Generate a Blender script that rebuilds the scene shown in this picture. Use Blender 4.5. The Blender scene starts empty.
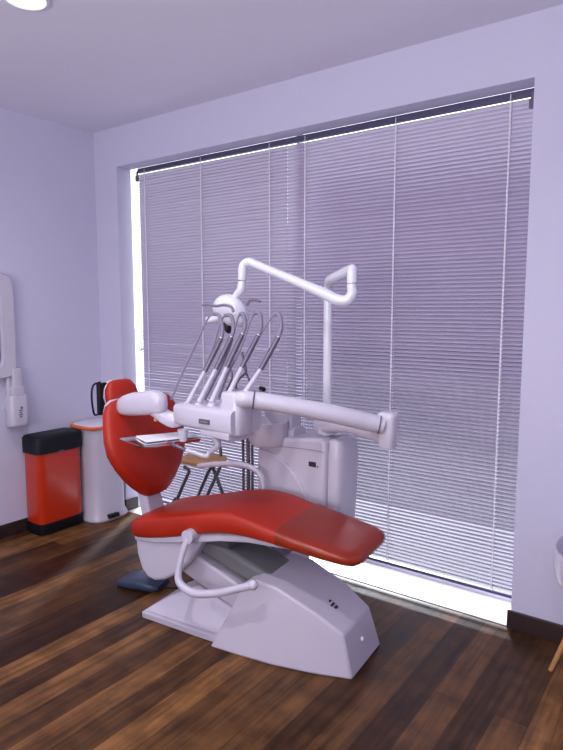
import bpy, bmesh, math, random
from mathutils import Vector, Matrix
random.seed(4)
S = bpy.context.scene
COL = S.collection
PI = math.pi
# ------------------------------------------------------------------ camera geometry
F = 600.0; CH = 1.47; CX, CY = 281.5, 375.0
YAW = math.radians(36.2); PT = math.atan(67.0/600.0)
FW = Vector((-math.sin(YAW)*math.cos(PT), math.cos(YAW)*math.cos(PT), -math.sin(PT)))
RT = Vector((math.cos(YAW), math.sin(YAW), 0)); UP = RT.cross(FW)
CAM = Vector((0, 0, CH))
def ray(u, v): return FW + RT*((u-CX)/F) - UP*((v-CY)/F)
def at(u, v, y):                       # photo point -> point of the vertical plane at distance y
    r = ray(u, v); return CAM + r*(y/r.y)
def atx(u, v, x):
    r = ray(u, v); return CAM + r*(x/r.x)
# ------------------------------------------------------------------ materials
def mat(name, col, rough=.5, metal=0, coat=0, noise=.04, scale=12, bump=0, alpha=1, emis=None, es=0, trans=0, spec=.5):
    m = bpy.data.materials.new(name); m.use_nodes = True
    nt = m.node_tree; b = nt.nodes['Principled BSDF']
    c = list(col)+[1]
    tc = nt.nodes.new('ShaderNodeTexCoord'); n = nt.nodes.new('ShaderNodeTexNoise')
    n.inputs['Scale'].default_value = scale; n.inputs['Detail'].default_value = 4
    nt.links.new(tc.outputs['Object'], n.inputs['Vector'])
    mx = nt.nodes.new('ShaderNodeMix'); mx.data_type = 'RGBA'
    mx.inputs[6].default_value = [x*(1-noise) for x in col]+[1]
    mx.inputs[7].default_value = [min(1, x*(1+noise)) for x in col]+[1]
    nt.links.new(n.outputs['Fac'], mx.inputs[0]); nt.links.new(mx.outputs[2], b.inputs['Base Color'])
    b.inputs['Roughness'].default_value = rough; b.inputs['Metallic'].default_value = metal
    b.inputs['Coat Weight'].default_value = coat; b.inputs['Coat Roughness'].default_value = .12
    b.inputs['Alpha'].default_value = alpha; b.inputs['Specular IOR Level'].default_value = spec
    b.inputs['Transmission Weight'].default_value = trans
    if emis: b.inputs['Emission Color'].default_value = list(emis)+[1]; b.inputs['Emission Strength'].default_value = es
    if bump:
        bp = nt.nodes.new('ShaderNodeBump'); bp.inputs['Strength'].default_value = bump; bp.inputs['Distance'].default_value = .01
        nt.links.new(n.outputs['Fac'], bp.inputs['Height']); nt.links.new(bp.outputs['Normal'], b.inputs['Normal'])
    return m
M = {}
M['wall'] = mat('wall_paint', (.63, .62, .78), .75, scale=40, noise=.02, bump=.05)
M['ceil'] = mat('ceiling_paint', (.80, .79, .91), .8, scale=40, noise=.02)
M['base'] = mat('baseboard_wood', (.035, .018, .018), .4, scale=8, noise=.3)
M['white'] = mat('white_plastic', (.58, .555, .655), .32, scale=6, noise=.02, coat=.25)
M['whitem'] = mat('white_enamel', (.54, .505, .60), .4, scale=6, noise=.02)
M['cool'] = mat('white_lamp_plastic', (.78, .80, .88), .3, scale=6, noise=.02, coat=.3)
M['greyp'] = mat('grey_plastic', (.30, .29, .34), .45, noise=.05)
M['dgrey'] = mat('dark_grey_plastic', (.09, .09, .11), .4, noise=.08)
M['rubber'] = mat('grey_rubber', (.16, .16, .17), .6, noise=.1)
M['black'] = mat('black_plastic', (.006, .007, .012), .55, noise=.2, spec=.3)
M['red'] = mat('red_leatherette', (.40, .016, .002), .5, scale=9, noise=.12, bump=.04)
M['cover'] = mat('clear_vinyl_over_red', (.34, .035, .008), .36, scale=14, noise=.25, bump=.25, coat=.4, alpha=.55)
M['redbin'] = mat('red_painted_metal', (.54, .028, .003), .3, scale=5, noise=.05, coat=.4)
M['orange'] = mat('orange_red_plastic', (.80, .16, .04), .4)
M['chrome'] = mat('chrome', (.75, .75, .78), .12, metal=1, scale=30, noise=.05)
M['steel'] = mat('grey_steel', (.17, .15, .20), .33, metal=.5, noise=.1)
M['hose'] = mat('grey_hose', (.22, .19, .27), .4, noise=.05)
M['wood'] = mat('light_wood', (.55, .30, .12), .45, scale=18, noise=.2)
M['blue'] = mat('blue_grey_pedal', (.035, .055, .10), .4, noise=.15)
M['glassy'] = mat('frosted_glass', (.72, .72, .85), .25, alpha=.75)
M['mirror'] = mat('blue_grey_mirror', (.30, .32, .52), .12, metal=.6)
M['paper'] = mat('white_tray_liner', (.85, .85, .90), .6, scale=30, noise=.03)
M['stone'] = mat('white_stone_sill', (.85, .82, .88), .35, scale=6, noise=.04)
M['ground'] = mat('pale_paving', (.16, .155, .175), .8, scale=4, noise=.1)
M['paleout'] = mat('pale_ground', (.42, .41, .45), .9, scale=5, noise=.1)
M['asphalt'] = mat('dull_asphalt', (.06, .056, .068), .9, scale=3, noise=.15)
M['outwall'] = mat('render_wall_outside', (.045, .04, .055), .9, scale=3, noise=.1)
M['alu'] = mat('white_aluminium', (.72, .70, .78), .4, metal=.2)
M['rail'] = mat('violet_grey_rail', (.10, .09, .17), .45, metal=.3)
M['inkgrey'] = mat('grey_print', (.16, .15, .20), .6)
M['inkblack'] = mat('black_print', (.02, .02, .03), .6)
M['lampglow'] = mat('downlight_glow', (1, 1, 1), .5, emis=(.93, 1, .95), es=6)
def slatmat():
    m = bpy.data.materials.new('slat_paint'); m.use_nodes = True; nt = m.node_tree
    for n in list(nt.nodes): nt.nodes.remove(n)
    o = nt.nodes.new('ShaderNodeOutputMaterial'); mx = nt.nodes.new('ShaderNodeMixShader')
    d = nt.nodes.new('ShaderNodeBsdfPrincipled'); t = nt.nodes.new('ShaderNodeBsdfTranslucent')
    nz = nt.nodes.new('ShaderNodeTexNoise'); nz.inputs['Scale'].default_value = 3
    cr = nt.nodes.new('ShaderNodeValToRGB'); cr.color_ramp.elements[0].color = (.33, .285, .395, 1); cr.color_ramp.elements[1].color = (.38, .325, .44, 1)
    nt.links.new(nz.outputs['Fac'], cr.inputs[0]); nt.links.new(cr.outputs[0], d.inputs['Base Color'])
    d.inputs['Roughness'].default_value = .38
    t.inputs['Color'].default_value = (.60, .54, .68, 1); mx.inputs[0].default_value = .09
    rf = nt.nodes.new('ShaderNodeBsdfRefraction'); rf.inputs['IOR'].default_value = 1.12; rf.inputs['Roughness'].default_value = .42; rf.inputs['Color'].default_value = (.8, .76, .86, 1)
    m2 = nt.nodes.new('ShaderNodeMixShader'); m2.inputs[0].default_value = .7
    nt.links.new(t.outputs[0], m2.inputs[1]); nt.links.new(rf.outputs[0], m2.inputs[2])
    nt.links.new(d.outputs[0], mx.inputs[1]); nt.links.new(m2.outputs[0], mx.inputs[2]); nt.links.new(mx.outputs[0], o.inputs[0])
    return m
M['slat'] = slatmat()
def glassmat():
    m = bpy.data.materials.new('window_glass'); m.use_nodes = True; nt = m.node_tree
    for n in list(nt.nodes): nt.nodes.remove(n)
    o = nt.nodes.new('ShaderNodeOutputMaterial'); mx = nt.nodes.new('ShaderNodeMixShader')
    g = nt.nodes.new('ShaderNodeBsdfGlossy'); g.inputs['Roughness'].default_value = .02
    t = nt.nodes.new('ShaderNodeBsdfTransparent'); t.inputs['Color'].default_value = (.94, .96, .97, 1)
    mx.inputs[0].default_value = .05
    nt.links.new(t.outputs[0], mx.inputs[1]); nt.links.new(g.outputs[0], mx.inputs[2]); nt.links.new(mx.outputs[0], o.inputs[0])
    return m
M['glass'] = glassmat()
def floormat():
    m = bpy.data.materials.new('laminate_floor'); m.use_nodes = True; nt = m.node_tree; N = nt.nodes; L = nt.links
    b = N['Principled BSDF']; tc = N.new('ShaderNodeTexCoord')
    mp = N.new('ShaderNodeMapping'); mp.inputs['Rotation'].default_value = (0, 0, PI/2)
    L.new(tc.outputs['Object'], mp.inputs[0])
    br = N.new('ShaderNodeTexBrick'); br.offset = .37; br.inputs['Scale'].default_value = 1
    br.inputs['Brick Width'].default_value = 2.1; br.inputs['Row Height'].default_value = .115
    br.inputs['Mortar Size'].default_value = .0012; br.inputs['Bias'].default_value = 0
    br.inputs['Color1'].default_value = (0, 0, 0, 1); br.inputs['Color2'].default_value = (1, 1, 1, 1); br.inputs['Mortar'].default_value = (.1, .1, .1, 1)
    L.new(mp.outputs[0], br.inputs['Vector'])
    r1 = N.new('ShaderNodeValToRGB')
    e = r1.color_ramp.elements; e[0].color = (.040, .015, .007, 1); e[1].color = (.25, .115, .040, 1)
    q = r1.color_ramp.elements.new(.5); q.color = (.115, .052, .019, 1)
    L.new(br.outputs['Color'], r1.inputs[0])
    m2 = N.new('ShaderNodeMapping'); m2.inputs['Scale'].default_value = (26, 1.6, 1); L.new(tc.outputs['Object'], m2.inputs[0])
    nz = N.new('ShaderNodeTexNoise'); nz.inputs['Scale'].default_value = 1.5; nz.inputs['Detail'].default_value = 6; nz.inputs['Distortion'].default_value = .6
    L.new(m2.outputs[0], nz.inputs['Vector'])
    r2 = N.new('ShaderNodeValToRGB'); r2.color_ramp.elements[0].position = .3; r2.color_ramp.elements[0].color = (.45, .42, .40, 1)
    r2.color_ramp.elements[1].position = .7; r2.color_ramp.elements[1].color = (1.3, 1.3, 1.3, 1)
    L.new(nz.outputs['Fac'], r2.inputs[0])
    mm = N.new('ShaderNodeMix'); mm.data_type = 'RGBA'; mm.blend_type = 'MULTIPLY'; mm.inputs[0].default_value = 1
    L.new(r1.outputs[0], mm.inputs[6]); L.new(r2.outputs[0], mm.inputs[7])
    n3 = N.new('ShaderNodeTexNoise'); n3.inputs['Scale'].default_value = 9; n3.inputs['Detail'].default_value = 3
    L.new(tc.outputs['Object'], n3.inputs['Vector'])
    r3 = N.new('ShaderNodeValToRGB'); r3.color_ramp.elements[0].position = .36; r3.color_ramp.elements[0].color = (.6, .6, .6, 1); r3.color_ramp.elements[1].position = .6
    L.new(n3.outputs['Fac'], r3.inputs[0])
    m4 = N.new('ShaderNodeMix'); m4.data_type = 'RGBA'; m4.blend_type = 'MULTIPLY'; m4.inputs[0].default_value = 1
    L.new(mm.outputs[2], m4.inputs[6]); L.new(r3.outputs[0], m4.inputs[7])
    L.new(m4.outputs[2], b.inputs['Base Color'])
    b.inputs['Roughness'].default_value = .45; b.inputs['Specular IOR Level'].default_value = .2
    bp = N.new('ShaderNodeBump'); bp.inputs['Strength'].default_value = .12; bp.inputs['Distance'].default_value = .004
    L.new(nz.outputs['Fac'], bp.inputs['Height']); L.new(bp.outputs[0], b.inputs['Normal'])
    return m
M['floor'] = floormat()
# ------------------------------------------------------------------ mesh helpers
def box(bm, c, s, rot=None):
    vs = []
    R = rot.to_3x3() if rot else Matrix.Identity(3)
    for x in (-.5, .5):
        for y in (-.5, .5):
            for z in (-.5, .5): vs.append(bm.verts.new(Vector(c)+R @ Vector((x*s[0], y*s[1], z*s[2]))))
    for f in ((0, 1, 3, 2), (4, 6, 7, 5), (0, 4, 5, 1), (2, 3, 7, 6), (0, 2, 6, 4), (1, 5, 7, 3)): bm.faces.new([vs[i] for i in f])
def b2(bm, x0, x1, y0, y1, z0, z1): box(bm, ((x0+x1)/2, (y0+y1)/2, (z0+z1)/2), (x1-x0, y1-y0, z1-z0))
def spline(pts, n=6):
    P = [Vector(p) for p in pts]
    if len(P) < 3: return P
    out = []
    for i in range(len(P)-1):
        p0 = P[i-1] if i else P[0]*2-P[1]; p1 = P[i]; p2 = P[i+1]; p3 = P[i+2] if i+2 < len(P) else P[-1]*2-P[-2]
        for k in range(n):
            t = k/n
            out.append(.5*((2*p1)+(p2-p0)*t+(2*p0-5*p1+4*p2-p3)*t*t+(3*p1-p0-3*p2+p3)*t**3))
    out.append(P[-1]); return out
def tube(bm, pts, r, seg=12, smooth=True, n=6, caps=True):
    if smooth:
        rr = r if isinstance(r, (list, tuple)) else None
        P = spline(pts, n)
        if rr and len(pts) > 2:
            R = []
            for i in range(len(pts)-1):
                for k in range(n): R.append(rr[i]+(rr[i+1]-rr[i])*k/n)
            R.append(rr[-1])
        else: R = list(rr) if rr else [r]*len(P)
    else:
        P = [Vector(p) for p in pts]; R = list(r) if isinstance(r, (list, tuple)) else [r]*len(P)
    T = []
    for i in range(len(P)):
        a = P[max(i-1, 0)]; b = P[min(i+1, len(P)-1)]; d = (b-a)
        T.append(d.normalized() if d.length > 1e-9 else (T[-1] if T else Vector((0, 0, 1))))
    u = T[0].orthogonal().normalized(); rings = []
    for i in range(len(P)):
        u = (u-T[i]*u.dot(T[i])).normalized(); w = T[i].cross(u)
        rings.append([bm.verts.new(P[i]+(u*math.cos(2*PI*k/seg)+w*math.sin(2*PI*k/seg))*R[i]) for k in range(seg)])
    skin(bm, rings, caps)
def skin(bm, rings, caps=True):
    n = len(rings[0])
    for a, b in zip(rings, rings[1:]):
        for k in range(n): bm.faces.new((a[k], a[(k+1) % n], b[(k+1) % n], b[k]))
    if caps: bm.faces.new(rings[0][::-1]); bm.faces.new(rings[-1])
def lathe(bm, prof, c=(0, 0, 0), seg=24, rot=None, caps=True):
    R = rot.to_3x3() if rot else Matrix.Identity(3); rings = []
    for r, z in prof:
        rings.append([bm.verts.new(Vector(c)+R @ Vector((r*math.cos(2*PI*k/seg), r*math.sin(2*PI*k/seg), z))) for k in range(seg)])
    skin(bm, rings, caps)
def sell(cx, cy, a, b, n=24, e=.5):    # superellipse outline
    o = []
    for k in range(n):
        t = 2*PI*k/n; c, s = math.cos(t), math.sin(t)
        o.append((cx+a*math.copysign(abs(c)**e, c), cy+b*math.copysign(abs(s)**e, s)))
    return o
def loft(bm, secs, caps=True): skin(bm, [[bm.verts.new(Vector(p)) for p in s] for s in secs], caps)
def prism(bm, pts, d):                 # polygon extruded by vector d
    a = [bm.verts.new(Vector(p)) for p in pts]; b = [bm.verts.new(Vector(p)+Vector(d)) for p in pts]; n = len(a)
    bm.faces.new(a[::-1]); bm.faces.new(b)
    for k in range(n): bm.faces.new((a[k], a[(k+1) % n], b[(k+1) % n], b[k]))
def obj(name, bm, m, parent=None, bevel=0, ang=40, sub=0, seg=3):
    if ang: bmesh.ops.remove_doubles(bm, verts=bm.verts, dist=1e-6)
    bmesh.ops.recalc_face_normals(bm, faces=bm.faces)
    me = bpy.data.meshes.new(name); bm.to_mesh(me); bm.free()
    me.materials.append(M[m] if isinstance(m, str) else m)
    if ang:
        for p in me.polygons: p.use_smooth = True
        me.set_sharp_from_angle(angle=math.radians(ang))
    o = bpy.data.objects.new(name, me); COL.objects.link(o)
    if bevel:
        b = o.modifiers.new('bevel', 'BEVEL'); b.width = bevel; b.segments = seg; b.limit_method = 'ANGLE'; b.angle_limit = math.radians(35); b.harden_normals = False
    if sub:
        s = o.modifiers.new('sub', 'SUBSURF'); s.levels = s.render_levels = sub
    if parent:
        o.parent = parent; o.matrix_parent_inverse = (parent['_w'] if False else W(parent)).inverted()
    return o
def W(o):
    m = Matrix.LocRotScale(o.location, o.rotation_euler, o.scale)
    if o.parent: m = W(o.parent) @ o.matrix_parent_inverse @ m
    return m
def tag(o, label, cat, group=None):
    o['label'] = label; o['category'] = cat
    if group: o['group'] = group
    return o
def thing(name, label, cat, loc, group=None, rz=0):
    o = bpy.data.objects.new(name, None); COL.objects.link(o); o.location = loc; o.rotation_euler = (0, 0, rz); o.empty_display_size = .05
    return tag(o, label, cat, group)
def struct(name, bm, m, parent=None, bevel=0):
    o = obj(name, bm, m, parent, bevel, ang=0)
    if not parent: o['kind'] = 'structure'
    return o
NB = bmesh.new
# ------------------------------------------------------------------ room shell
XL, XR, YW, YB, ZC = -3.65, 1.7, 2.75, -2.6, 2.69
WX0, WX1, WZ, YO = -3.41, -.70, 2.43, 3.06
YP, GX0, GX1, GZ = 2.872, -4.15, -.62, 2.56      # the glazing sits in a wider outer recess
bm = NB(); b2(bm, XL-.15, XR+.15, YB-.15, YO, -.12, 0); struct('floor', bm, 'floor')
bm = NB(); b2(bm, XL-.15, XR+.15, YB-.15, YO, ZC, ZC+.12); struct('ceiling', bm, 'ceil')
bm = NB(); b2(bm, XL-.15, XL, YB-.15, YP, 0, ZC); struct('wall_left', bm, 'wall')
bm = NB(); b2(bm, XR, XR+.15, YB-.15, YO, 0, ZC); struct('wall_right', bm, 'wall')
bm = NB(); b2(bm, XL, XR, YB-.15, YB, 0, ZC); struct('wall_back', bm, 'wall')
bm = NB()
b2(bm, XL, WX0, YW, YP, 0, ZC); b2(bm, WX1, XR, YW, YP, 0, ZC); b2(bm, WX0, WX1, YW, YP, WZ, ZC)
b2(bm, XL-1.2, GX0, YP, YO, 0, ZC); b2(bm, GX1, XR, YP, YO, 0, ZC); b2(bm, GX0, GX1, YP, YO, GZ, ZC)
struct('wall_front', bm, 'wall')
bm = NB(); b2(bm, XL, XL+.014, YB, YW, 0, .085); struct('baseboard_left', bm, 'base', bevel=.003)
bm = NB(); b2(bm, WX1-.014, XR, YW-.014, YW, 0, .085); b2(bm, XL+.014, WX0+.014, YW-.014, YW, 0, .085); b2(bm, WX0, WX0+.014, YW, 2.85, 0, .085)
struct('baseboard_front', bm, 'base', bevel=.003)
bm = NB(); b2(bm, WX0+.014, WX1, YW, YO, 0, .004); struct('trim_1', bm, 'stone', bevel=.003)
# window: aluminium frame, two panes
bm = NB(); y0, y1 = 2.99, 3.05
b2(bm, GX0, GX0+.03, y0, y1, .004, GZ); b2(bm, GX1-.03, GX1, y0, y1, .004, GZ)
b2(bm, GX0+.03, GX1-.03, y0, y1, GZ-.03, GZ); b2(bm, GX0+.03, GX1-.03, y0, y1, .004, .022); b2(bm, -2.09, -2.065, y0+.015, y1-.01, .022, GZ-.03)
win = struct('window_1', bm, 'alu', bevel=.003)
for a, b in ((GX0+.03, -2.09), (-2.065, GX1-.03)):
    bm = NB(); b2(bm, a, b, 3.015, 3.021, .022, GZ-.03); obj('pane', bm, 'glass', win)
# outside
bm = NB(); b2(bm, -34, 24, YO, 4.1, -.16, -.03); o = obj('terrace_outside', bm, 'ground'); o['kind'] = 'structure'
bm = NB(); prism(bm, [(-2.95, 4.1, -.16), (24, 4.1, -.16), (24, 40, -.16), (-28.6, 40, -.16)], (0, 0, .125)); o = obj('ground_outside', bm, 'asphalt'); o['kind'] = 'structure'
bm = NB(); prism(bm, [(-34, 4.1, -.16), (-2.95, 4.1, -.16), (-28.6, 40, -.16), (-34, 40, -.16)], (0, 0, .125)); o = obj('added_pale_ground', bm, 'paleout'); o['kind'] = 'structure'  # pale ground added so the gap beside the left blind looks bright
bm = NB(); b2(bm, -10.35, 20, 14.0, 14.25, -.035, 3.7); b2(bm, -10.4, 20.05, 13.96, 14.29, 3.7, 3.78)
tag(obj('garden_wall', bm, 'outwall'), 'dark rendered wall outside, behind the window and its blinds', 'wall')
# ------------------------------------------------------------------ venetian blinds
def blind(x0, x1, tilt, cords, label, wandx, first):
    yb = 2.885; zt = WZ-.040; zb = .105; cx = (x0+x1)/2
    t = thing('venetian_blind', label, 'blind', (cx, yb, 0), 'venetian blinds in the big window')
    bm = NB(); pitch = .0195; w = .025; n = int((zt-zb)/pitch)
    for i in range(n):
        z = zb+pitch*(i+.6); a = tilt+random.uniform(-.03, .03); jx = 0
        if z > zt-.006: break
        prof = []
        for k in range(5):
            s = (k/4-.5)*w; h = .0022*(1-(2*k/4-1)**2)
            prof.append((s*math.cos(a)+h*math.sin(a), -s*math.sin(a)+h*math.cos(a)))
        rows = []
        for xx in (x0+jx, x0*.66+x1*.34, x0*.34+x1*.66, x1+jx):
            sag = random.uniform(-.0006, .0006)
            rows.append([bm.verts.new((xx, yb+p, z+q+sag)) for p, q in prof])
        for A, B in zip(rows, rows[1:]):
            for k in range(4): bm.faces.new((A[k], B[k], B[k+1], A[k+1]))
    me = bpy.data.meshes.new('slats'); bm.to_mesh(me); bm.free(); me.materials.append(M['slat'])
    for p in me.polygons: p.use_smooth = True
    o = bpy.data.objects.new('slats', me); COL.objects.link(o); o.parent = t; o.matrix_parent_inverse = W(t).inverted()
    bm = NB(); b2(bm, x0, x1, yb-.0135, yb+.0135, WZ-.032, WZ-.0005); obj('headrail', bm, 'rail', t, .003)
    bm = NB(); b2(bm, x0, x1, yb-.013, yb+.013, .078, .094); obj('bottom_rail', bm, 'rail', t, .004)
    for c in cords:
        bm = NB()
        for dy in (-.0135, .0135): box(bm, (c, yb+dy, (zt+zb)/2+.01), (.0035, .0012, zt-zb+.04))
        box(bm, (c+.004, yb-.014, (zt+zb)/2), (.0018, .0018, zt-zb))
        for i in range(n):
            z = zb+pitch*(i+.1); box(bm, (c, yb-.0145, z), (.006, .0015, .005))
        obj('ladder_cord', bm, 'paper', t)
    bm = NB()
    b2(bm, wandx-.012, wandx+.012, yb-.03, yb-.014, WZ-.09, WZ-.05); b2(bm, wandx-.006, wandx+.006, yb-.026, yb-.0142, WZ-.052, WZ-.02)
    obj('bracket', bm, 'steel', t, .002)
    return t
LB = blind(-3.343, -2.0704, math.radians(58), (-3.27, -2.74, -2.19), 'left-hand white venetian blind with tightly closed slats, nearer the white pedal bin', -3.335, True)
RB = blind(-2.0702, -.712, math.radians(45), (-1.94, -1.39, -.83), 'right-hand venetian blind with half-open slats, behind the white cabinet', -.735, False)
bm = NB(); p = atx(0, 0, -1)
tube(bm, [(-3.33, 2.862, 2.36), (-3.331, 2.858, 1.9), (-3.33, 2.858, 1.45), (-3.325, 2.855, 1.17)], .0022, 6)
obj('tilt_wand', bm, 'greyp', LB)
bm = NB(); tube(bm, [(-3.352, 2.86, 1.19), (-3.33, 2.852, 1.17), (-3.308, 2.856, 1.185)], .004, 8); obj('cord_cleat', bm, 'greyp', LB)
# ------------------------------------------------------------------ dental chair (axis turned 6.8 degrees)
CO = Vector((-1.70, 2.045, 0)); CR = math.radians(6.8)
CM = Matrix.Translation(CO) @ Matrix.Rotation(CR, 4, 'Z')
chair = thing('dental_chair', 'red upholstered dental chair on a white floor base, headrest raised', 'dental chair', CO, rz=CR)
def cobj(name, bm, m, parent=None, **k):
    bmesh.ops.transform(bm, matrix=CM, verts=bm.verts)
    return obj(name, bm, m, parent or chair, **k)
# base housing
bm = NB()
def ring(pts): return [bm.verts.new(Vector(p)) for p in pts]
secs = [
    [(-.04, -.235, 0), (-.04, .235, 0), (.10, .16, .30), (.10, -.165, .30)],
    [(.10, -.232, 0), (.10, .232, 0), (.155, .165, .325), (.155, -.17, .325)],
    [(.26, -.222, 0), (.26, .222, 0), (.26, .165, .315), (.26, -.17, .315)],
    [(.44, -.192, 0), (.44, .192, 0), (.43, .155, .245), (.43, -.158, .245)],
    [(.595, -.150, 0), (.605, .150, 0), (.555, .135, .172), (.55, -.138, .172)]]
loft(bm, secs)
base = cobj('base_housing', bm, 'whitem', bevel=.010, ang=25)
bm = NB()
R_ = Matrix.Rotation(math.radians(30.5), 4, 'Y')
box(bm, (.455, -.035, .2315), (.010, .030, .002), R_); box(bm, (.470, -.032, .2227), (.012, .022, .002), R_); box(bm, (.440, -.028, .240), (.008, .016, .002), R_)
cobj('logo', bm, 'inkblack', base)
bm = NB(); lathe(bm, [(.001, 0), (.009, .0), (.009, .006), (.006, .009), (.001, .009)], (.577, -.01, .10), 16, Matrix.Rotation(math.radians(74), 4, 'Y'))
cobj('power_button', bm, 'cool', base)
# floor plate with faceted ramp
bm = NB()
prism(bm, [(-.47, -.19, 0), (-.02, -.20, 0), (-.02, .20, 0), (-.47, .17, 0)], (0, 0, .032))
secs = [[(-.455, -.175, .032), (-.455, .155, .032), (-.45, .14, .045), (-.45, -.16, .045)],
        [(-.34, -.178, .032), (-.34, .16, .032), (-.33, .08, .12), (-.33, -.08, .12)],
        [(-.22, -.18, .032), (-.22, .165, .032), (-.22, .08, .175), (-.22, -.08, .175)],
        [(-.0, -.18, .032), (-.0, .17, .032), (-.0, .10, .13), (-.0, -.10, .13)]]
loft(bm, secs); cobj('floor_plate', bm, 'whitem', bevel=.005, ang=25)
# lift arms
def armbox(x0, z0, x1, z1, w, th, y=0):
    bm = NB(); d = Vector((x1-x0, 0, z1-z0)); a = -math.atan2(z1-z0, x1-x0)
    box(bm, ((x0+x1)/2, y, (z0+z1)/2), (d.length, w, th), Matrix.Rotation(a, 4, 'Y')); return bm
cobj('lift_arm', armbox(-.36, .33, .14, .14, .22, .12), 'whitem', bevel=.012)
cobj('arm_cover', armbox(-.22, .405, .20, .27, .20, .09), 'rubber', bevel=.02)
bm = NB(); b2(bm, -.30, -.02, -.11, .11, .40, .47); cobj('seat_bracket', bm, 'dgrey', bevel=.01)
# seat shell (rear skirt) and rail under the cushion
bm = NB()
prof = [(-.525, .40), (-.515, .30), (-.49, .23), (-.455, .195), (-.41, .187), (-.35, .205), (-.27, .255), (-.20, .325), (-.15, .40), (-.11, .455), (-.3, .435)]
prism(bm, [(x, -.165, z) for x, z in prof], (0, .33, 0)); cobj('seat_skirt', bm, 'white', bevel=.014)
def secring(x, w, zb, zt, e=.42, n=28, tilt=0):
    return [(x+tilt*(q-(zb+zt)/2), p, q) for p, q in sell(0, (zb+zt)/2, w, (zt-zb)/2, n, e)]
bm = NB()
loft(bm, [secring(x, w, zb, zt, .5) for x, w, zb, zt in [(-.53, .13, .375, .405), (-.515, .175, .36, .415), (-.4, .185, .37, .43), (-.2, .188, .41, .468), (-.02, .188, .455, .505), (.12, .18, .475, .52), (.3, .155, .475, .51), (.5, .13, .455, .49), (.54, .10, .46, .485)]])
cobj('seat_frame', bm, 'white')
# seat cushion
SEAT = [(-.555, .10, .405, .425), (-.548, .155, .388, .452), (-.53, .182, .382, .472), (-.49, .195, .382, .492), (-.42, .20, .392, .512), (-.33, .204, .412, .532), (-.22, .207, .442, .558), (-.12, .21, .472, .585), (-.02, .21, .495, .606), (.06, .21, .506, .612), (.14, .21, .508, .604),
        (.22, .208, .506, .585), (.35, .203, .496, .560), (.48, .196, .482, .537), (.56, .186, .474, .524), (.595, .17, .472, .516), (.612, .145, .476, .508), (.618, .12, .482, .500)]
bm = NB(); loft(bm, [secring(x, w, a, b, .38, 32) for x, w, a, b in SEAT]); cobj('seat_cushion', bm, 'red', ang=60)
bm = NB()
cs = [(x, w+.003, a-.002, b+.003) for x, w, a, b in SEAT if x > .3]
cs[-1] = (.622, .121, .480, .503); cs[-2] = (.617, .15, .473, .512)
cs = [(.27, .209, .500, .581)] + cs
loft(bm, [secring(x+(0 if i else 0), w, a, b, .38, 32) for i, (x, w, a, b) in enumerate(cs)], caps=False); cobj('foot_cover', bm, 'cover', ang=60)
# backrest
def padloft(prof, th, y0, e=.55, bulge=.012):
    # prof: (x, z, halfwidth, thickness)
    bm = NB(); secs = []
    for x, z, w, t in prof:
        s = []
        for k in range(32):
            tt = 2*PI*k/32; c, q = math.cos(tt), math.sin(tt)
            yy = w*math.copysign(abs(c)**.75, c); dd = t*math.copysign(abs(q)**.6, q)
            s.append((x+dd*.96, y0+yy, z+dd*.26))
        secs.append(s)
    loft(bm, secs); return bm
bp_ = [(-.530, .548, .035, .010), (-.530, .554, .065, .028), (-.533, .572, .095, .040), (-.538, .61, .140, .050), (-.545, .66, .190, .055), (-.555, .72, .235, .055), (-.57, .79, .268, .055), (-.588, .86, .270, .050), (-.606, .93, .256, .045), (-.62, .98, .242, .040), (-.63, 1.012, .218, .034), (-.635, 1.03, .175, .024), (-.636, 1.036, .12, .012)]
bm = padloft(bp_, 0, 0.0); back = cobj('backrest', bm, 'red', ang=60)
bm = padloft([(x-.036, z, w*.87, .02) for x, z, w, t in bp_[1:-1]], 0, 0); cobj('backrest_shell', bm, 'white')
bm = NB()
loft(bm, [[(x+dx, p, z+q) for p, q in ((-w, 0), (w, 0))] + [(x+dx+.06, p, z+q) for p, q in ((w, 0), (-w, 0))] for x, z, w, dx, q in [(-.50, .36, .062, -.06, 0), (-.52, .45, .06, -.06, 0), (-.55, .56, .055, -.06, 0), (-.60, .70, .05, -.06, 0)]])
cobj('back_support', bm, 'white', bevel=.012)
# headrest
hp_ = [(-.735, .948, .050, .012), (-.733, .958, .078, .028), (-.733, .985, .094, .036), (-.742, 1.03, .104, .036), (-.752, 1.07, .096, .032), (-.758, 1.10, .072, .022), (-.76, 1.11, .045, .008)]
bm = padloft(hp_, 0, .0)
cobj('headrest', bm, 'red', ang=60)
bm = padloft([(x-.026, z, w*.93, t*.6) for x, z, w, t in hp_], 0, .0)
cobj('headrest_rim', bm, 'white')
bm = NB(); loft(bm, [[(-.775, -.118, z), (-.775, .05, z), (-.80, .05, z), (-.80, -.118, z)] for z in (.94, 1.10)]); tube(bm, [(-.66, 0, .9), (-.74, 0, .95), (-.80, 0, 1.0)], .016, 10)
cobj('headrest_bracket', bm, 'black', bevel=.008)
bm = NB(); tube(bm, [(-.79, -.115, .945), (-.80, -.135, .95), (-.805, -.142, 1.03), (-.80, -.135, 1.09), (-.785, -.10, 1.105)], .005, 8)
cobj('headrest_strap', bm, 'black')
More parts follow.
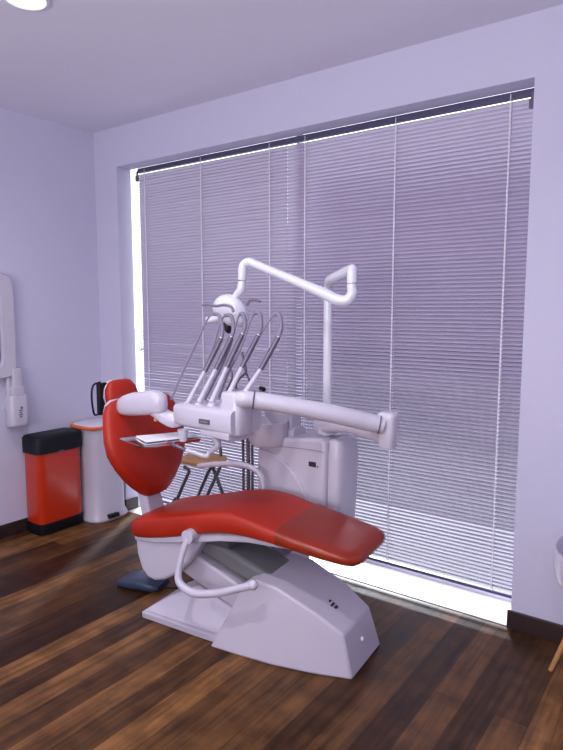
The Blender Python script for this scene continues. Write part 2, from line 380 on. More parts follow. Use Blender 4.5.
# armrests
bm = NB(); tube(bm, [(-.15, -.225, .475), (-.165, -.245, .42), (-.175, -.27, .33), (-.155, -.285, .285), (-.08, -.29, .262), (.03, -.285, .285), (.14, -.275, .328), (.20, -.265, .352)], [.014, .014, .015, .017, .018, .017, .016, .017], 14)
lathe(bm, [(.001, -.021), (.012, -.018), (.02, -.008), (.022, 0), (.02, .008), (.012, .018), (.001, .021)], (.205, -.264, .354), 16)
cobj('armrest', bm, 'white')
bm = NB(); lathe(bm, [(.001, -.04), (.026, -.04), (.03, -.03), (.03, .03), (.001, .03)], (-.15, -.21, .478), 20, Matrix.Rotation(PI/2, 4, 'X'))
cobj('armrest_pivot', bm, 'white', ang=50)
bm = NB(); tube(bm, [(-.06, .235, .50), (-.055, .25, .58), (-.075, .255, .64), (-.12, .255, .672), (-.20, .255, .682), (-.32, .255, .668), (-.42, .255, .648), (-.46, .255, .638)], [.012, .013, .014, .014, .015, .015, .014, .012], 14)
lathe(bm, [(.001, -.03), (.024, -.03), (.024, .04), (.001, .04)], (-.06, .225, .50), 16, Matrix.Rotation(PI/2, 4, 'X'))
cobj('armrest', bm, 'white')
# cables under the leg rest
bm = NB()
for k in range(2):
    tube(bm, [(.12+.05*k, .02, .47), (.14+.05*k, -.01, .42), (.17+.05*k, .0, .40), (.2+.05*k, .03, .43), (.2+.04*k, .04, .48)], .006, 8)
tube(bm, [(.30, .03, .47), (.30, .03, .40)], .012, 10)
cobj('cable', bm, 'dgrey')
# foot pedal
t = thing('foot_control', 'blue-grey foot control lying on the floor behind the chair', 'foot pedal', (-2.42, 2.03, 0))
bm = NB(); M1 = Matrix.Translation((-2.40, 2.04, 0)) @ Matrix.Rotation(math.radians(14), 4, 'Z')
secs = [[(x, p, q) for p, q in sell(0, z0+h/2, w, h/2, 20, .5)] for x, w, z0, h in [(-.135, .05, .004, .018), (-.125, .075, 0, .032), (-.06, .085, 0, .045), (.02, .085, 0, .06), (.09, .08, 0, .05), (.12, .055, .004, .03)]]
loft(bm, secs); bmesh.ops.transform(bm, matrix=M1, verts=bm.verts); obj('pedal_body', bm, 'blue', t)
bm = NB(); tube(bm, [M1 @ Vector(p) for p in [(.11, 0, .02), (.16, .01, .008), (.25, .03, .006), (.38, .02, .006)]], .005, 8); obj('cable', bm, 'black', t)
# ------------------------------------------------------------------ cabinet with spittoon bowl
CY0 = 2.37; XA, XB = -1.875, -1.475
t = unit = thing('spittoon_cabinet', 'white rounded cabinet with a spittoon bowl, between the red chair and blinds', 'dental unit', ((XA+XB)/2, 2.47, 0))
bm = NB()
topc = [(XA, .70), (XA+.006, .76), (XA+.025, .795), (XA+.07, .812), (XA+.16, .828), (XA+.28, .842), (XB-.03, .852), (XB, .838)]
front = [(XB-.01, .36), (XA+.02, .36)]
poly = topc+front
prism(bm, [(x, CY0, z) for x, z in poly], (0, .23, 0)); cab = obj('cabinet', bm, 'white', t, .018)
# raised curved facing
bm = NB()
arc = [(XA+.01, .80-.0)]
cur = [(XA+.001, .755), (XA+.06, .752), (XA+.13, .73), (XA+.20, .685), (XA+.26, .62), (XA+.305, .54), (XA+.335, .45), (XA+.35, .38), (XA+.001, .38)]
prism(bm, [(x, CY0-.014, z) for x, z in cur], (0, .020, 0)); obj('front_door', bm, 'white', t, .006)
bm = NB()
seam = [(XA+.01, .775), (XA+.10, .78), (XA+.18, .785), (XA+.28, .79), (XB-.03, .79), (XB-.012, .785)]
tube(bm, [(x, CY0-.0005, z) for x, z in seam], .0022, 6); obj('seam', bm, 'greyp', t)
la = at(309, 466, CY0); lb = at(316, 462.5, CY0)
bm = NB(); b2(bm, la.x, lb.x, CY0-.003, CY0+.002, la.z, lb.z); lg = obj('logo', bm, 'inkblack', t)
bm = NB(); b2(bm, lb.x+.006, lb.x+.013, CY0-.003, CY0+.002, la.z, la.z+.008); obj('logo_dot', bm, 'inkgrey', lg)
# rounded side wing
bm = NB(); secs = []
for z, w, d in [(.37, .035, .12), (.42, .042, .13), (.6, .050, .14), (.76, .054, .14), (.83, .046, .13), (.845, .030, .10)]:
    secs.append([(XB+.012+p, 2.50+q, z) for p, q in sell(0, 0, w, d*.72, 28, .55)])
loft(bm, secs); obj('side_wing', bm, 'white', t, ang=60)
bm = NB(); b2(bm, -1.82, -1.66, 2.34, 2.52, 0, .37); obj('pedestal', bm, 'whitem', t, .01)
# bowl column and bowl
bm = NB(); c = at(268, 430, 2.36)
lathe(bm, [(.001, -.112), (.070, -.112), (.088, -.104), (.098, -.085), (.102, 0), (.102, .012), (.096, .016), (.088, .01), (.07, -.03), (.03, -.045), (.001, -.045)], (c.x-.008, 2.37, c.z+.032), 32)
obj('spittoon_bowl', bm, 'white', t, ang=35)
bm = NB(); a = at(251, 421, 2.33); a2 = at(283, 421, 2.33)
loft(bm, [[(x, 2.48+q, c.z-.08+p) for p, q in sell(0, 0, .09, .06, 20, .5)] for x in (c.x-.10, c.x+.11)]); obj('bowl_bridge', bm, 'whitem', t)
bm = NB(); b2(bm, c.x-.09, c.x+.085, 2.44, 2.54, c.z-.04, c.z+.085); nb = obj('nozzle_block', bm, 'whitem', t, .015)
bm = NB(); k = at(262, 389, 2.40); tube(bm, [(k.x-.06, 2.46, c.z+.075), (k.x-.03, 2.43, k.z-.005), (k.x, 2.40, k.z), (k.x+.012, 2.395, k.z-.008)], .010, 12); obj('water_spout', bm, 'chrome', t)
bm = NB(); tube(bm, [(k.x-.012, 2.405, k.z+.003), (k.x+.02, 2.39, k.z)], .012, 12); obj('spout_tip', bm, 'black', t)
# hoses from the suction holder down to the floor box
for n_, (u, w_) in enumerate(((243.5, .007), (248.5, .010), (252.5, .007))):
    p0 = at(u, 425, 2.33); p1 = at(u, 470, 2.33); p2 = at(u+.5, 500, 2.33)
    bm = NB(); tube(bm, [(p0.x+.02, 2.36, p0.z+.03), p0, p1, p2, (p2.x+.02, 2.34, .42), (p2.x+.06, 2.36, .34)], w_, 10)
    obj('suction_hose', bm, 'steel' if n_ == 1 else 'dgrey', t)
# small suction tips behind instruments
bm = NB(); pts = [at(u, v, 2.2) for u, v in [(239, 396), (236, 386), (240, 378), (246, 372), (244, 362), (242, 352)]]
tube(bm, pts, .006, 8); pts = [at(u, v, 2.22) for u, v in [(247, 396), (250, 384), (246, 372), (243, 362)]]; tube(bm, pts, .005, 8)
tube(bm, [at(224, 395, 2.2), at(232, 378, 2.2), at(230, 366, 2.2)], .005, 8)
p = at(243, 402, 2.2); box(bm, (p.x, 2.23, p.z-.015), (.10, .06, .05)); box(bm, (p.x-.01, 2.31, p.z-.035), (.04, .16, .03))
obj('suction_holder', bm, 'steel', t, .004)
# ------------------------------------------------------------------ operating lamp
lamp = thing('operating_lamp', 'white domed operating lamp on a jointed arm and tall pole', 'lamp', at(327, 436, 2.47))
bm = NB(); pb = at(326, 440, 2.47); pt = at(329, 296, 2.47); px_ = (pb.x+pt.x)/2
tube(bm, [(px_, 2.47, pb.z-.03), (px_, 2.47, pt.z)], .021, 20, smooth=False); obj('pole', bm, 'cool', lamp)
bm = NB(); q1 = at(352, 274, 2.22); q2 = at(352, 289, 2.22)
Z1 = at(331, 285, 2.47).z
tube(bm, [(px_, 2.47, pt.z-.005), (px_, 2.47, Z1-.012), (px_+.012, 2.455, Z1+.006), (px_+.04, 2.42, Z1+.022), tuple((Vector((px_, 2.47, Z1+.02))+Vector(q1))/2+Vector((0, 0, .012))), (q1.x-.02, 2.25, q1.z+.022), (q1.x-.005, 2.23, q1.z+.010), (q1.x, 2.22, q1.z-.02), (q2.x, 2.22, q2.z)], .021, 18, n=5)
obj('link_arm', bm, 'cool', lamp)
bm = NB(); e0 = at(345, 299, 2.2); e1 = at(252, 263, 2.12)
tube(bm, [(q2.x, 2.22, q2.z), at(352, 294, 2.218), at(347, 300, 2.215), at(338, 300, 2.205), at(325, 294, 2.195), at(300, 283, 2.175), at(275, 272.5, 2.15), at(256, 264.5, 2.13)], [.020, .021, .023, .024, .024, .021, .019, .019], 18, n=5)
obj('spring_arm', bm, 'cool', lamp)
bm = NB(); tube(bm, [at(256, 264.5, 2.13), at(249, 262, 2.12), at(243.5, 266, 2.115), at(242.5, 275, 2.11), at(242, 281, 2.11)], [.019, .020, .021, .020, .019], 18)
tube(bm, [at(242, 280.5, 2.11), at(241, 289, 2.11), at(237.5, 294, 2.11), at(234, 297, 2.11)], [.017, .019, .017, .012], 18)
obj('elbow', bm, 'cool', lamp)
bm = NB(); tube(bm, [at(242, 280, 2.11), at(242, 281, 2.11)], .0195, 18, smooth=False); obj('joint_ring', bm, 'dgrey', lamp); bm = NB(); tube(bm, [at(352, 283, 2.22), at(352, 283.8, 2.22)], .0218, 18, smooth=False); obj('joint_ring', bm, 'dgrey', lamp)
# head: domed reflector housing
hc = at(231, 309, 2.11); hr = Matrix.Rotation(math.radians(28), 4, 'Y') @ Matrix.Rotation(math.radians(14), 4, 'X')
bm = NB(); secs = []
for f_, h in [(.12, .062), (.45, .055), (.72, .038), (.90, .015), (1, -.012), (1.0, -.03), (.93, -.042), (.86, -.046)]:
    secs.append([hc+hr.to_3x3() @ Vector((p, q, h-.0)) for p, q in sell(0, 0, *(.098*f_, .058*f_), 30, .85)])
loft(bm, secs); head = obj('lamp_head', bm, 'cool', lamp, ang=50)
bm = NB(); loft(bm, [[hc+hr.to_3x3() @ Vector((p, q, h)) for p, q in sell(0, 0, .076, .05, 24, .85)] for h in (-.045, -.052)]); obj('lamp_lens', bm, 'glassy', lamp)
bm = NB(); tube(bm, [at(220, 317, 2.09), at(213, 319, 2.07), at(207, 320, 2.06)], [.02, .018, .014], 14); obj('sensor_cap', bm, 'cool', lamp)
bm = NB(); tube(bm, [at(226, 316, 2.09), at(226, 322, 2.09), at(228, 329, 2.09), at(229.5, 333, 2.09)], [.010, .016, .017, .008], 14); obj('front_cap', bm, 'black', lamp)
for pts in ([(203, 305), (208, 304.5), (216, 306), (224, 305), (231, 307), (233.5, 312)], [(247, 305), (250, 300.5), (255, 300), (260, 301.5)]):
    bm = NB(); tube(bm, [at(u, v, 2.03 if u < 240 else 2.16) for u, v in pts], .0065, 10); obj('handle', bm, 'hose', lamp)
# ------------------------------------------------------------------ delivery console and its arms
con = thing('delivery_console', 'white instrument console on a jointed arm above the red chair', 'dental console', at(335, 447, 2.45))
bm = NB(); p = at(327, 441, 2.47); lathe(bm, [(.03, 0), (.05, 0), (.05, .04), (.045, .055), (.03, .06)], (p.x, 2.47, .86), 24); obj('arm_base', bm, 'white', con)
# lower arm
def flatarm(pts, ws, hs, seg=20):
    bm = NB(); P = spline(pts, 4); n = len(P); secs = []
    for i, p in enumerate(P):
        t = i/(n-1)*(len(ws)-1); k = min(int(t), len(ws)-2); f_ = t-k
        w = ws[k]*(1-f_)+ws[k+1]*f_; h = hs[k]*(1-f_)+hs[k+1]*f_
        d = (P[min(i+1, n-1)]-P[max(i-1, 0)]).normalized(); s = d.cross(Vector((0, 0, 1))).normalized(); u = s.cross(d)
        secs.append([p+s*a+u*b for a, b in sell(0, 0, w, h, seg, .7)])
    loft(bm, secs); return bm
a0 = at(325, 425, 2.47); a1 = at(386, 437, 2.20)
obj('lower_arm', flatarm([(a0.x-.03, 2.485, a0.z-.0), (a0.x+.03, 2.455, a0.z+.005), at(350, 427, 2.36), a1], [.045, .045, .03, .03], [.042, .040, .026, .030]), 'white', con)
bm = NB(); p = at(388, 430, 2.19)
loft(bm, [[(p.x+a, 2.19+b, z) for a, b in sell(0, 0, w, w*.9, 24, .55)] for w, z in ((.028, p.z-.075), (.033, p.z-.068), (.037, p.z-.0), (.040, p.z+.05), (.040, p.z+.066), (.032, p.z+.074))])
obj('arm_elbow', bm, 'white', con, ang=50)
bm = NB(); u0 = at(384, 425.5, 2.17); u1 = at(247, 400, 1.86)
tube(bm, [u0, at(370, 422.5, 2.14), at(340, 415.5, 2.06), at(300, 407.5, 1.97), at(262, 401, 1.89), at(254, 399.8, 1.87)], [.034, .038, .037, .036, .036, .034], 22); obj('upper_arm', bm, 'white', con)
bm = NB(); tube(bm, [at(254.5, 399.9, 1.872), at(253.6, 399.8, 1.870)], .037, 22, smooth=False); obj('joint_ring', bm, 'dgrey', con); bm = NB(); tube(bm, [at(379.8, 424.4, 2.162), at(378.8, 424.2, 2.160)], .0395, 22, smooth=False); obj('joint_ring', bm, 'dgrey', con)
bm = NB(); tube(bm, [at(254, 399.8, 1.87), at(245, 399, 1.85), at(238, 400, 1.84)], [.033, .036, .034], 20)
p = at(236, 400, 1.86); loft(bm, [[(p.x+a, 1.86+b, z) for a, b in sell(0, 0, w, w, 24, .6)] for w, z in ((.05, p.z-.14), (.056, p.z-.13), (.056, p.z-.03), (.052, p.z-.015), (.052, p.z+.028), (.045, p.z+.036))])
obj('console_pivot', bm, 'white', con, ang=50)
# body
cl = at(170, 413, 1.80); cr = at(228, 413, 1.80); zt = at(200, 405, 1.82).z; zb = at(200, 430, 1.80).z
bm = NB(); n = 0; secs = []
for x, d, a, b in [(cl.x-.01, .03, zb+.03, zt-.03), (cl.x, .06, zb+.018, zt-.012), (cl.x+.03, .085, zb+.004, zt-.002), (cl.x+.15, .095, zb-.002, zt), (cr.x, .10, zb-.006, zt), (cr.x+.03, .10, zb-.006, zt)]:
    secs.append([(x, 1.88+p, q) for p, q in sell(0, (a+b)/2, d, (b-a)/2, 28, .38)])
loft(bm, secs); body = obj('console_body', bm, 'white', con, ang=50)
bm = NB(); p = at(204, 424, 1.78)
yl = 1.778
b2(bm, at(199, 420, yl).x, at(209, 420, yl).x, yl-.002, yl+.010, at(204, 424, yl).z, at(204, 419.5, yl).z); dsp = obj('display', bm, 'dgrey', con)
bm = NB(); b2(bm, at(200.5, 420, yl).x, at(207.5, 420, yl).x, yl-.003, yl, at(204, 422.6, yl).z, at(204, 420.8, yl).z); obj('display_text', bm, 'hose', dsp)
# control pod below
bm = NB(); loft(bm, [[(x, 1.86+p_, q) for p_, q in sell(0, at(215, 434, 1.8).z, d, .018*s, 20, .5)] for x, d, s in ((at(199, 434, 1.8).x, .04, .5), (at(202, 434, 1.8).x, .07, 1), (at(232, 434, 1.8).x, .08, 1.3))]); obj('lower_housing', bm, 'whitem', con)
# rests for instruments
for i, (u, v) in enumerate([(187, 406), (199, 406), (212, 406), (225, 405)]):
    bm = NB(); p = at(u, v, 1.84); lathe(bm, [(.014, -.03), (.018, -.02), (.020, .005), (.014, .016), (.010, .018)], (p.x, 1.84, p.z), 14); obj('instrument_rest', bm, 'white', con)
# left handle pad
bm = NB(); secs = []
for u, v, w, h in [(120, 406, .012, .016), (121.5, 406, .03, .036), (126, 405, .04, .048), (134, 404, .044, .055), (146, 403, .044, .056), (156, 402, .042, .053), (162, 403.5, .034, .044), (165, 405, .015, .024)]:
    p = at(u, v, 1.82); secs.append([(p.x, p.y+a, p.z+b) for a, b in sell(0, 0, w, h, 24, .7)])
loft(bm, secs); obj('handle_pad', bm, 'white', con, ang=70)
bm = NB(); tube(bm, [at(150, 407, 1.83), at(158, 411, 1.83), at(166, 417, 1.84), at(174, 420, 1.85), at(182, 419, 1.87)], [.033, .034, .034, .035, .03], 18); obj('handle_arm', bm, 'white', con)
bm = NB(); p = at(156, 420, 1.83); lathe(bm, [(.006, 0), (.010, .004), (.010, .02)], (p.x, 1.83, p.z-.006), 12); obj('handle_knob', bm, 'wood', con)
# tray bracket below
bm = NB(); tube(bm, [at(214, 437, 1.86), at(218, 445, 1.86), at(210, 452, 1.85), at(206, 456, 1.84), at(196, 453, 1.82), at(186, 450, 1.80)], [.016, .014, .012, .012, .011, .010], 14); obj('tray_arm', bm, 'white', con)
bm = NB(); tube(bm, [at(186, 450, 1.80), at(176, 446, 1.79), at(170, 443.5, 1.79), at(166, 443, 1.80)], [.009, .009, .008, .012], 12); obj('tray_bracket', bm, 'steel', con)
# whip arms
WH = [ # (thin back line start, hoop left, hoop top, right end)
 [(171, 400), (181, 376), (196, 344), (207, 320), (213, 314), (218.5, 315), (221, 321)],
 [(190, 400), (203, 372), (213, 347), (220, 324), (225, 315.5), (230.5, 315.5), (233, 321)],
 [(205, 400), (217, 376), (229, 350), (236.5, 322), (240, 314), (243, 314), (244.6, 319)],
 [(219, 398), (228, 374), (240, 350), (250, 322), (255, 313), (259.5, 313.5), (261, 319)],
 [(229, 396), (240, 372), (254, 346), (268, 322), (274, 314.5), (279, 314.5), (280.6, 319)]]
HP = [[(221, 321), (222.5, 329), (221.5, 338), (205, 371)], [(233, 321), (233.5, 329), (231.5, 337), (216, 369)], [(244.6, 319), (245, 327), (242.5, 334), (227, 367)], [(261, 319), (261, 327), (258.5, 335), (242, 367)], [(280.6, 319), (281, 328), (278.5, 337), (261, 369)]]
LO = [(187, 404), (198.5, 403), (211, 403), (226, 399), (244, 394)]
def yy(v): return 1.83+(405-v)*.0017
for i in range(5):
    bm = NB(); pts = [at(u, v, yy(v)-.035*max(0, min(1, (v-320)/70))*-1) for u, v in WH[i]]
    tube(bm, pts, .0045, 8); tube(bm, [pts[-3], pts[-2], pts[-1]], .0085, 10); obj('whip_arm', bm, 'hose', con)
names = ['leftmost of the five handpieces hanging over the console', 'second handpiece from the left hanging over the console', 'middle handpiece of the five hanging over the console', 'second handpiece from the right, hanging over the console', 'rightmost of the five handpieces hanging over the console']
for i in range(5):
    h = HP[i]; lo = LO[i]; p0 = at(lo[0], lo[1], yy(lo[1]))
    t = thing('dental_handpiece', 'slim grey ' + names[i].replace('leftmost', 'dental handpiece, leftmost') if i == 0 else names[i], 'dental tool', p0, 'handpieces on the console')
    a = at(*h[1], yy(h[1][1])); b = at(*h[2], yy(h[2][1])); c = at(*h[3], yy(h[3][1])); s = at(*h[0], yy(h[0][1]))
    bm = NB(); tube(bm, [s, a, b], [.0085, .009, .009], 12); obj('hose_sleeve', bm, 'hose', t)
    d = c-b; bm = NB(); tube(bm, [b, b+d*.05, b+d*.5, b+d*.97, c], [.008, .0105, .0115, .0105, .009], 12, n=3); obj('handle', bm, 'steel', t)
    bm = NB(); d = p0-c; tube(bm, [c, c+d*.08, c+d*.6, c+d*.97], [.009, .0095, .010, .0115], 12, n=3); obj('head_sleeve', bm, 'white', t)
    bm = NB(); tube(bm, [b-(c-b)*.01, b+(c-b)*.01], .0115, 12, smooth=False); obj('collar', bm, 'chrome', t)
# ------------------------------------------------------------------ tray
ztr = at(140, 444, 1.70).z
tc_ = at(160, 438, 1.80); tc = Vector((tc_.x, 1.80, tc_.z))
t = thing('instrument_tray', 'shiny steel tray with white liner held below the console', 'tray', tc)
TL = [(118, 438.5), (140, 446), (204, 438), (186, 431)]
def onz(u, v, z): r = ray(u, v); return CAM+r*((z-CH)/r.z)
zt_ = at(160, 438, 1.80).z
C4 = [onz(u, v, zt_) for u, v in TL]; cc = sum(C4, Vector())/4
def rectring(f_, dz, rad=.2):
    out = []
    for i in range(4):
        a, b, c = C4[i-1], C4[i], C4[(i+1) % 4]
        e1 = (a-b).normalized(); e2 = (c-b).normalized(); r_ = .018
        for s in (0, .25, .5, .75, 1):
            p = b+e1*r_*(1-s)**2+e2*r_*s**2
            out.append(cc+(p-cc)*f_+Vector((0, 0, dz)))
    return out
bm = NB(); loft(bm, [rectring(.90, -.012), rectring(.93, -.012), rectring(.98, .0), rectring(1.0, .001), rectring(1.0, -.001), rectring(.97, -.004), rectring(.925, -.015), rectring(.90, -.015)])
obj('tray_pan', bm, 'chrome', t)
bm = NB(); loft(bm, [[cc+(p-cc)*1 for p in rectring(.90, -.0115)], rectring(.90, -.008)]); 
obj('tray_base', bm, 'chrome', t)
P4 = [onz(u, v, zt_-.004) for u, v in [(136, 437), (146, 442.5), (196, 437), (186, 432.8)]]
bm = NB(); prism(bm, P4, (0, 0, .006)); tag(obj('paper_liner', bm, 'paper'), 'white paper liner lying flat on the steel tray', 'paper')
p = at(183, 431, 1.80); bm = NB()
lathe(bm, [(.010, -.026), (.016, -.024), (.020, .005), (.024, .026), (.021, .026), (.017, .005), (.012, -.020), (.001, -.020)], (p.x, 1.80, zt_+.030), 20); tag(obj('small_cup', bm, 'glassy'), 'small clear cup standing at the right end of the steel tray', 'cup')
# ------------------------------------------------------------------ folding stool behind
st = thing('folding_chair', 'black tubular folding chair with pale wooden seat behind the dental chair', 'chair', (-2.48, 2.62, 0))
zs = .555
bm = NB(); loft(bm, [[(a-2.50, b+2.60, z) for a, b in sell(0, 0, .135*f_, .115*f_, 24, .5)] for z, f_ in ((zs-.012, .96), (zs-.008, 1), (zs+.006, 1), (zs+.01, .97))]); obj('seat', bm, 'wood', st, ang=50)
def legs(pts, r=.0105):
    bm = NB(); tube(bm, pts, r, 10, smooth=len(pts) > 2, n=4); obj('leg', bm, 'dgrey', st)
for yl_ in (2.50, 2.70):
    k1, k2, k3, k4 = (at(u, v, 2.50) for u, v in ((184, 467), (189, 471), (184, 483), (177, 500)))
    d = k4-k3; d = d/abs(d.z)
    P_ = [k1, k2, k3, k4, k4+d*(k4.z-.011)]
    legs([(p.x, yl_, p.z) for p in P_])
for (u0_, v0_, u1_, v1_), yl_ in (((221, 466, 208, 494), 2.52), ((212, 466, 223, 494), 2.69)):
    k1 = at(u0_, v0_, yl_); k2 = at(u1_, v1_, yl_); d = (k2-k1); d = d/abs(d.z)
    legs([(k1.x, yl_, k1.z+.004), (k2.x, yl_, k2.z), tuple(k2+d*(k2.z-.011))])
k1 = at(177, 498, 2.50); k2 = at(171, 507, 2.50); k3 = at(160, 505, 2.50); k4 = at(150, 502, 2.50)
bm = NB(); tube(bm, [(k1.x, 2.49, k1.z), (k2.x, 2.48, k2.z), (k3.x, 2.48, k3.z), (k4.x, 2.48, k4.z)], .010, 10); obj('stretcher', bm, 'steel', st)
bm = NB(); pa = at(209, 452, 2.60); pb_ = at(203, 436, 2.60)
tube(bm, [(pa.x+.01, 2.695, zs-.02), (pa.x, 2.70, zs+.06), (pb_.x-.01, 2.71, pb_.z), (pb_.x-.03, 2.71, .84), (pb_.x-.10, 2.71, .87), (pb_.x-.20, 2.70, .86)], .010, 10)
obj('back_frame', bm, 'dgrey', st)
# ------------------------------------------------------------------ bins
rb = thing('pedal_bin', 'tall red step bin with black lid and black base', 'bin', (-3.565, 2.25, 0))
def binsec(z, x0, x1, y0, y1, e=.28): return [((x0+x1)/2+a, (y0+y1)/2+b, z) for a, b in sell(0, 0, (x1-x0)/2, (y1-y0)/2, 32, e)]
BX0, BX1, BY0, BY1 = -3.645, -3.45, 2.095, 2.43
bm = NB(); loft(bm, [binsec(0, BX0+.012, BX1-.008, BY0+.006, BY1-.006), binsec(.015, BX0, BX1, BY0, BY1), binsec(.075, BX0, BX1, BY0, BY1)]); obj('base', bm, 'black', rb, ang=40)
bm = NB(); loft(bm, [binsec(.075, BX0+.004, BX1-.004, BY0+.004, BY1-.004, .32), binsec(.54, BX0+.004, BX1-.004, BY0+.004, BY1-.004, .32)]); obj('body', bm, 'redbin', rb, ang=40)
bm = NB(); loft(bm, [binsec(.537, BX0+.0, BX1+.006, BY0-.006, BY1+.006), binsec(.632, BX0+.0, BX1+.006, BY0-.006, BY1+.006), binsec(.648, BX0+.01, BX1-.004, BY0+.005, BY1-.004), binsec(.654, BX0+.04, BX1-.04, BY0+.04, BY1-.04)]); obj('lid', bm, 'black', rb, ang=50)
bm = NB(); box(bm, (BX1+.004, 2.26, .537), (.012, .04, .012)); obj('latch', bm, 'steel', rb, .003)
wb = thing('pedal_bin', 'tall white tapered step bin with orange-rimmed lid', 'bin', (-3.535, 2.55, 0))
WX, WY = -3.49, 2.592
def ws(z, a, b, e=.6): return [(WX+p, WY+q, z) for p, q in sell(0, 0, a, b, 36, e)]
bm = NB(); loft(bm, [ws(0, .15, .155), ws(.01, .158, .162), ws(.022, .156, .16), ws(.06, .138, .142), ws(.30, .134, .138), ws(.62, .137, .142), ws(.65, .14, .148)]); obj('body', bm, 'white', wb, ang=60)
bm = NB(); loft(bm, [ws(.648, .148, .160, .5), ws(.654, .153, .166, .5), ws(.666, .153, .166, .5), ws(.670, .148, .162, .5)]); obj('rim', bm, 'orange', wb, ang=50)
bm = NB(); loft(bm, [ws(.668, .136, .148, .5), ws(.674, .136, .148, .5), ws(.678, .12, .135, .5)]); obj('lid', bm, 'cool', wb, ang=50)
bm = NB(); box(bm, (WX+.150, WY-.02, .035), (.05, .085, .028), Matrix.Rotation(math.radians(-8), 4, 'Y')); obj('pedal', bm, 'black', wb, .006)
# ------------------------------------------------------------------ on the left wall
pn = thing('wall_panel', 'white rounded frame with blue-grey glass fixed high on left wall', 'wall panel', (XL, 1.95, 1.36))
yR = atx(13.5, 300, XL+.05).y; zT = atx(8, 273, XL+.05).z; zB = atx(10, 378, XL+.05).z
yc = yR-.30; zc = (zT+zB)/2
bm = NB(); loft(bm, [[(x, yc+a, zc+b) for a, b in sell(0, 0, .30*s, (zT-zB)/2*s2, 40, .22)] for x, s, s2 in ((XL, .97, .98), (XL+.01, 1, 1), (XL+.05, 1, 1), (XL+.06, .975, .985), (XL+.058, .72, .82), (XL+.045, .70, .80))]); obj('frame', bm, 'white', pn, ang=50)
bm = NB(); loft(bm, [[(x, yc+a, zc+b) for a, b in sell(0, 0, .20, (zT-zB)/2*.79, 40, .22)] for x in (XL+.044, XL+.050)]); obj('glass', bm, 'mirror', pn)
bm = NB(); tube(bm, [(XL+.03, yc+.25, zB+.01), (XL+.03, yc+.25, zB-.16)], .016, 12, smooth=False); b2(bm, XL, XL+.05, yc+.23, yc+.27, zB-.20, zB-.15); obj('stem', bm, 'white', pn)
ds = thing('soap_dispenser', 'white wall-mounted bottle dispenser with grey print near the red bin', 'dispenser', (XL, 2.13, .7))
dx = XL+.055
c1 = atx(17, 411, dx); 
bm = NB(); h0, h1 = atx(17, 426, dx).z, atx(17, 395, dx).z
hw = (atx(27, 410, dx)-atx(9, 410, dx)).length/2
loft(bm, [[(dx+p, c1.y+q, z) for p, q in sell(0, 0, .045*s, hw*s, 28, .5)] for z, s in ((h0, .85), (h0+.008, .97), (h0+.02, 1), (h1-.012, 1), (h1, .9))]); obj('bottle', bm, 'white', ds, ang=50)
bm = NB(); z2 = atx(18, 386.5, dx).z; z3 = atx(18, 368, dx).z
loft(bm, [[(dx+p, c1.y+.006+q, z) for p, q in sell(0, 0, .035*s, hw*s, 24, .6)] for z, s in ((h1, .75), (h1+.004, .8), (z2, .78), (z2+.002, .5))]); obj('collar', bm, 'white', ds)
bm = NB(); loft(bm, [[(dx+p, c1.y+.008+q, z) for p, q in sell(0, 0, .02, hw*.52, 20, .4)] for z in (z2-.004, z3)]); obj('pump', bm, 'white', ds, .004)
bm = NB(); b2(bm, XL, dx-.03, c1.y-.03, c1.y+.03, h0+.02, h1+.03); obj('wall_bracket', bm, 'white', ds)
bm = NB(); xs = dx+.0455
cy_ = c1.y+.0
lathe(bm, [(.001, 0), (.0085, 0), (.0085, .003), (.001, .003)], (xs-.001, cy_+.006, (h0+h1)/2+.022), 16, Matrix.Rotation(PI/2, 4, 'Y'))
for k in range(4): box(bm, (xs, cy_, (h0+h1)/2+.006-.014*k), (.003, .018 if k % 2 else .024, .008))
obj('print', bm, 'inkgrey', ds)
# ------------------------------------------------------------------ shell chair at the right
sc = thing('shell_chair', 'white moulded shell chair with splayed wooden legs at the right edge', 'chair', (-.235, 2.46, 0))
scx, scy = -.215, 2.46
bm = NB(); secs = []
for z, r_ in [(.375, .10), (.38, .15), (.40, .20), (.44, .238), (.49, .252), (.54, .254), (.565, .252), (.568, .246), (.54, .242), (.49, .238), (.45, .215), (.435, .16), (.43, .08)]:
    secs.append([(scx+a, scy+b, z) for a, b in sell(0, 0, r_, r_, 36, .9)])
loft(bm, secs)
obj('seat_shell', bm, 'white', sc, ang=60)
bm = NB(); secs = []
for z, aw, dd in [(.50, .9, 0), (.60, .95, .0), (.70, .9, .01), (.80, .7, .02), (.84, .4, .025)]:
    o_ = [(scx+math.cos(t*aw)*(.254+dd), scy+math.sin(t*aw)*(.254+dd), z) for t in [x/6-1 for x in range(13)]]
    i_ = [(scx+math.cos(t*aw)*(.240+dd), scy+math.sin(t*aw)*(.240+dd), z) for t in [x/6-1 for x in range(13)]][::-1]
    secs.append(o_+i_)
loft(bm, secs); obj('back_shell', bm, 'white', sc, ang=60)
for k in range(4):
    an = math.radians(170+90*k); d = Vector((math.cos(an), math.sin(an), 0)); c0 = Vector((scx, scy, 0))
    bm = NB(); tube(bm, [c0+d*.262, c0+d*.13+Vector((0, 0, .385))], [.009, .016], 12, smooth=False); obj('leg', bm, 'wood', sc)
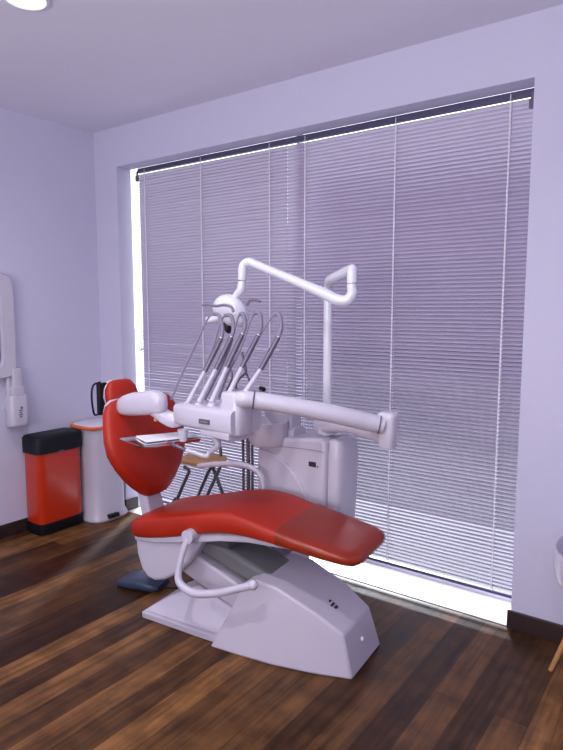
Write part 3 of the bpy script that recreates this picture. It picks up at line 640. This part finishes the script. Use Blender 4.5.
# ------------------------------------------------------------------ downlight in view, plus unseen lights added to brighten the room
cams = [(-2.55, 1.56, 'round glowing recessed downlight in the ceiling'), ]
extra = [(-.6, .9), (-2.4, -.6), (-.2, -1.2)]
def downlight(x, y, e, label):
    t = thing('ceiling_downlight', label, 'ceiling light', (x, y, ZC), 'recessed ceiling downlights')
    bm = NB(); lathe(bm, [(.074, 0), (.092, 0), (.092, -.006), (.078, -.010), (.074, -.006)], (x, y, ZC), 32, caps=False); obj('trim_ring', bm, 'cool', t)
    bm = NB(); lathe(bm, [(.001, -.001), (.074, -.001), (.074, -.004), (.001, -.007)], (x, y, ZC), 32); obj('diffuser', bm, 'lampglow', t)
    l = bpy.data.lights.new('downlight', 'AREA'); l.shape = 'DISK'; l.size = .147; l.energy = e; l.color = (1, .95, 1.0); l.spread = math.radians(150)
    lo = bpy.data.objects.new('downlight_source', l); lo.location = (x, y, ZC-.012); COL.objects.link(lo); lo.parent = t; lo.matrix_parent_inverse = W(t).inverted()
downlight(-2.31, 1.44, 6, 'round glowing recessed downlight in the ceiling')
downlight(-1.3, .7, 14, 'added fill light in a downlight fitting, above the foot of the chair, out of the frame')  # this and the next two are unseen lamps added to lift the room light
downlight(-2.3, -.9, 9, 'added fill light in a downlight fitting, near the left wall behind the camera')
downlight(.2, -.6, 8, 'added fill light in a downlight fitting, on the right side behind the camera')
bm = NB(); b2(bm, -2.05, .45, YB, YB+.03, .65, .70); b2(bm, -2.05, .45, YB, YB+.03, 2.30, 2.35); b2(bm, -2.05, -2.0, YB, YB+.03, .70, 2.30); b2(bm, .40, .45, YB, YB+.03, .70, 2.30)
rw = struct('added_rear_window', bm, 'alu'); bm = NB(); b2(bm, -2.0, .40, YB, YB+.012, .70, 2.30); obj('pane', bm, 'glassy', rw)  # unseen window added to go with the fill light below
l = bpy.data.lights.new('rear_fill_light', 'AREA'); l.shape = 'RECTANGLE'; l.size = 2.4; l.size_y = 1.6; l.energy = 115; l.color = (1, .96, .97)  # added fill panel, tilted up to brighten ceiling and walls
lo = bpy.data.objects.new('rear_fill_light', l); lo.location = (-.8, YB+.75, 1.5); lo.rotation_euler = (math.radians(146), 0, 0); COL.objects.link(lo)
# ------------------------------------------------------------------ daylight
w = bpy.data.worlds.new('World'); S.world = w; w.use_nodes = True
bg = w.node_tree.nodes['Background']; bg.inputs[0].default_value = (.92, .93, 1.0, 1); bg.inputs[1].default_value = 3.5
sun = bpy.data.lights.new('sun', 'SUN'); sun.energy = 7; sun.color = (.95, .95, 1); sun.angle = math.radians(6)
so = bpy.data.objects.new('sun', sun); COL.objects.link(so)
so.rotation_euler = Vector((.465, -.9, -.42)).normalized().to_track_quat('-Z', 'Y').to_euler()
# ------------------------------------------------------------------ camera
cd = bpy.data.cameras.new('camera'); co = bpy.data.objects.new('camera', cd); COL.objects.link(co)
co.location = CAM; co.rotation_euler = (PI/2-PT, 0, YAW)
cd.sensor_fit = 'VERTICAL'; cd.sensor_height = 24; cd.lens = 24*F/750; cd.clip_start = .05
S.camera = co
S.view_settings.view_transform = 'Standard'; S.view_settings.look = 'None'; S.view_settings.gamma = 1; S.view_settings.use_curve_mapping = False
S.view_settings.exposure = 0.0
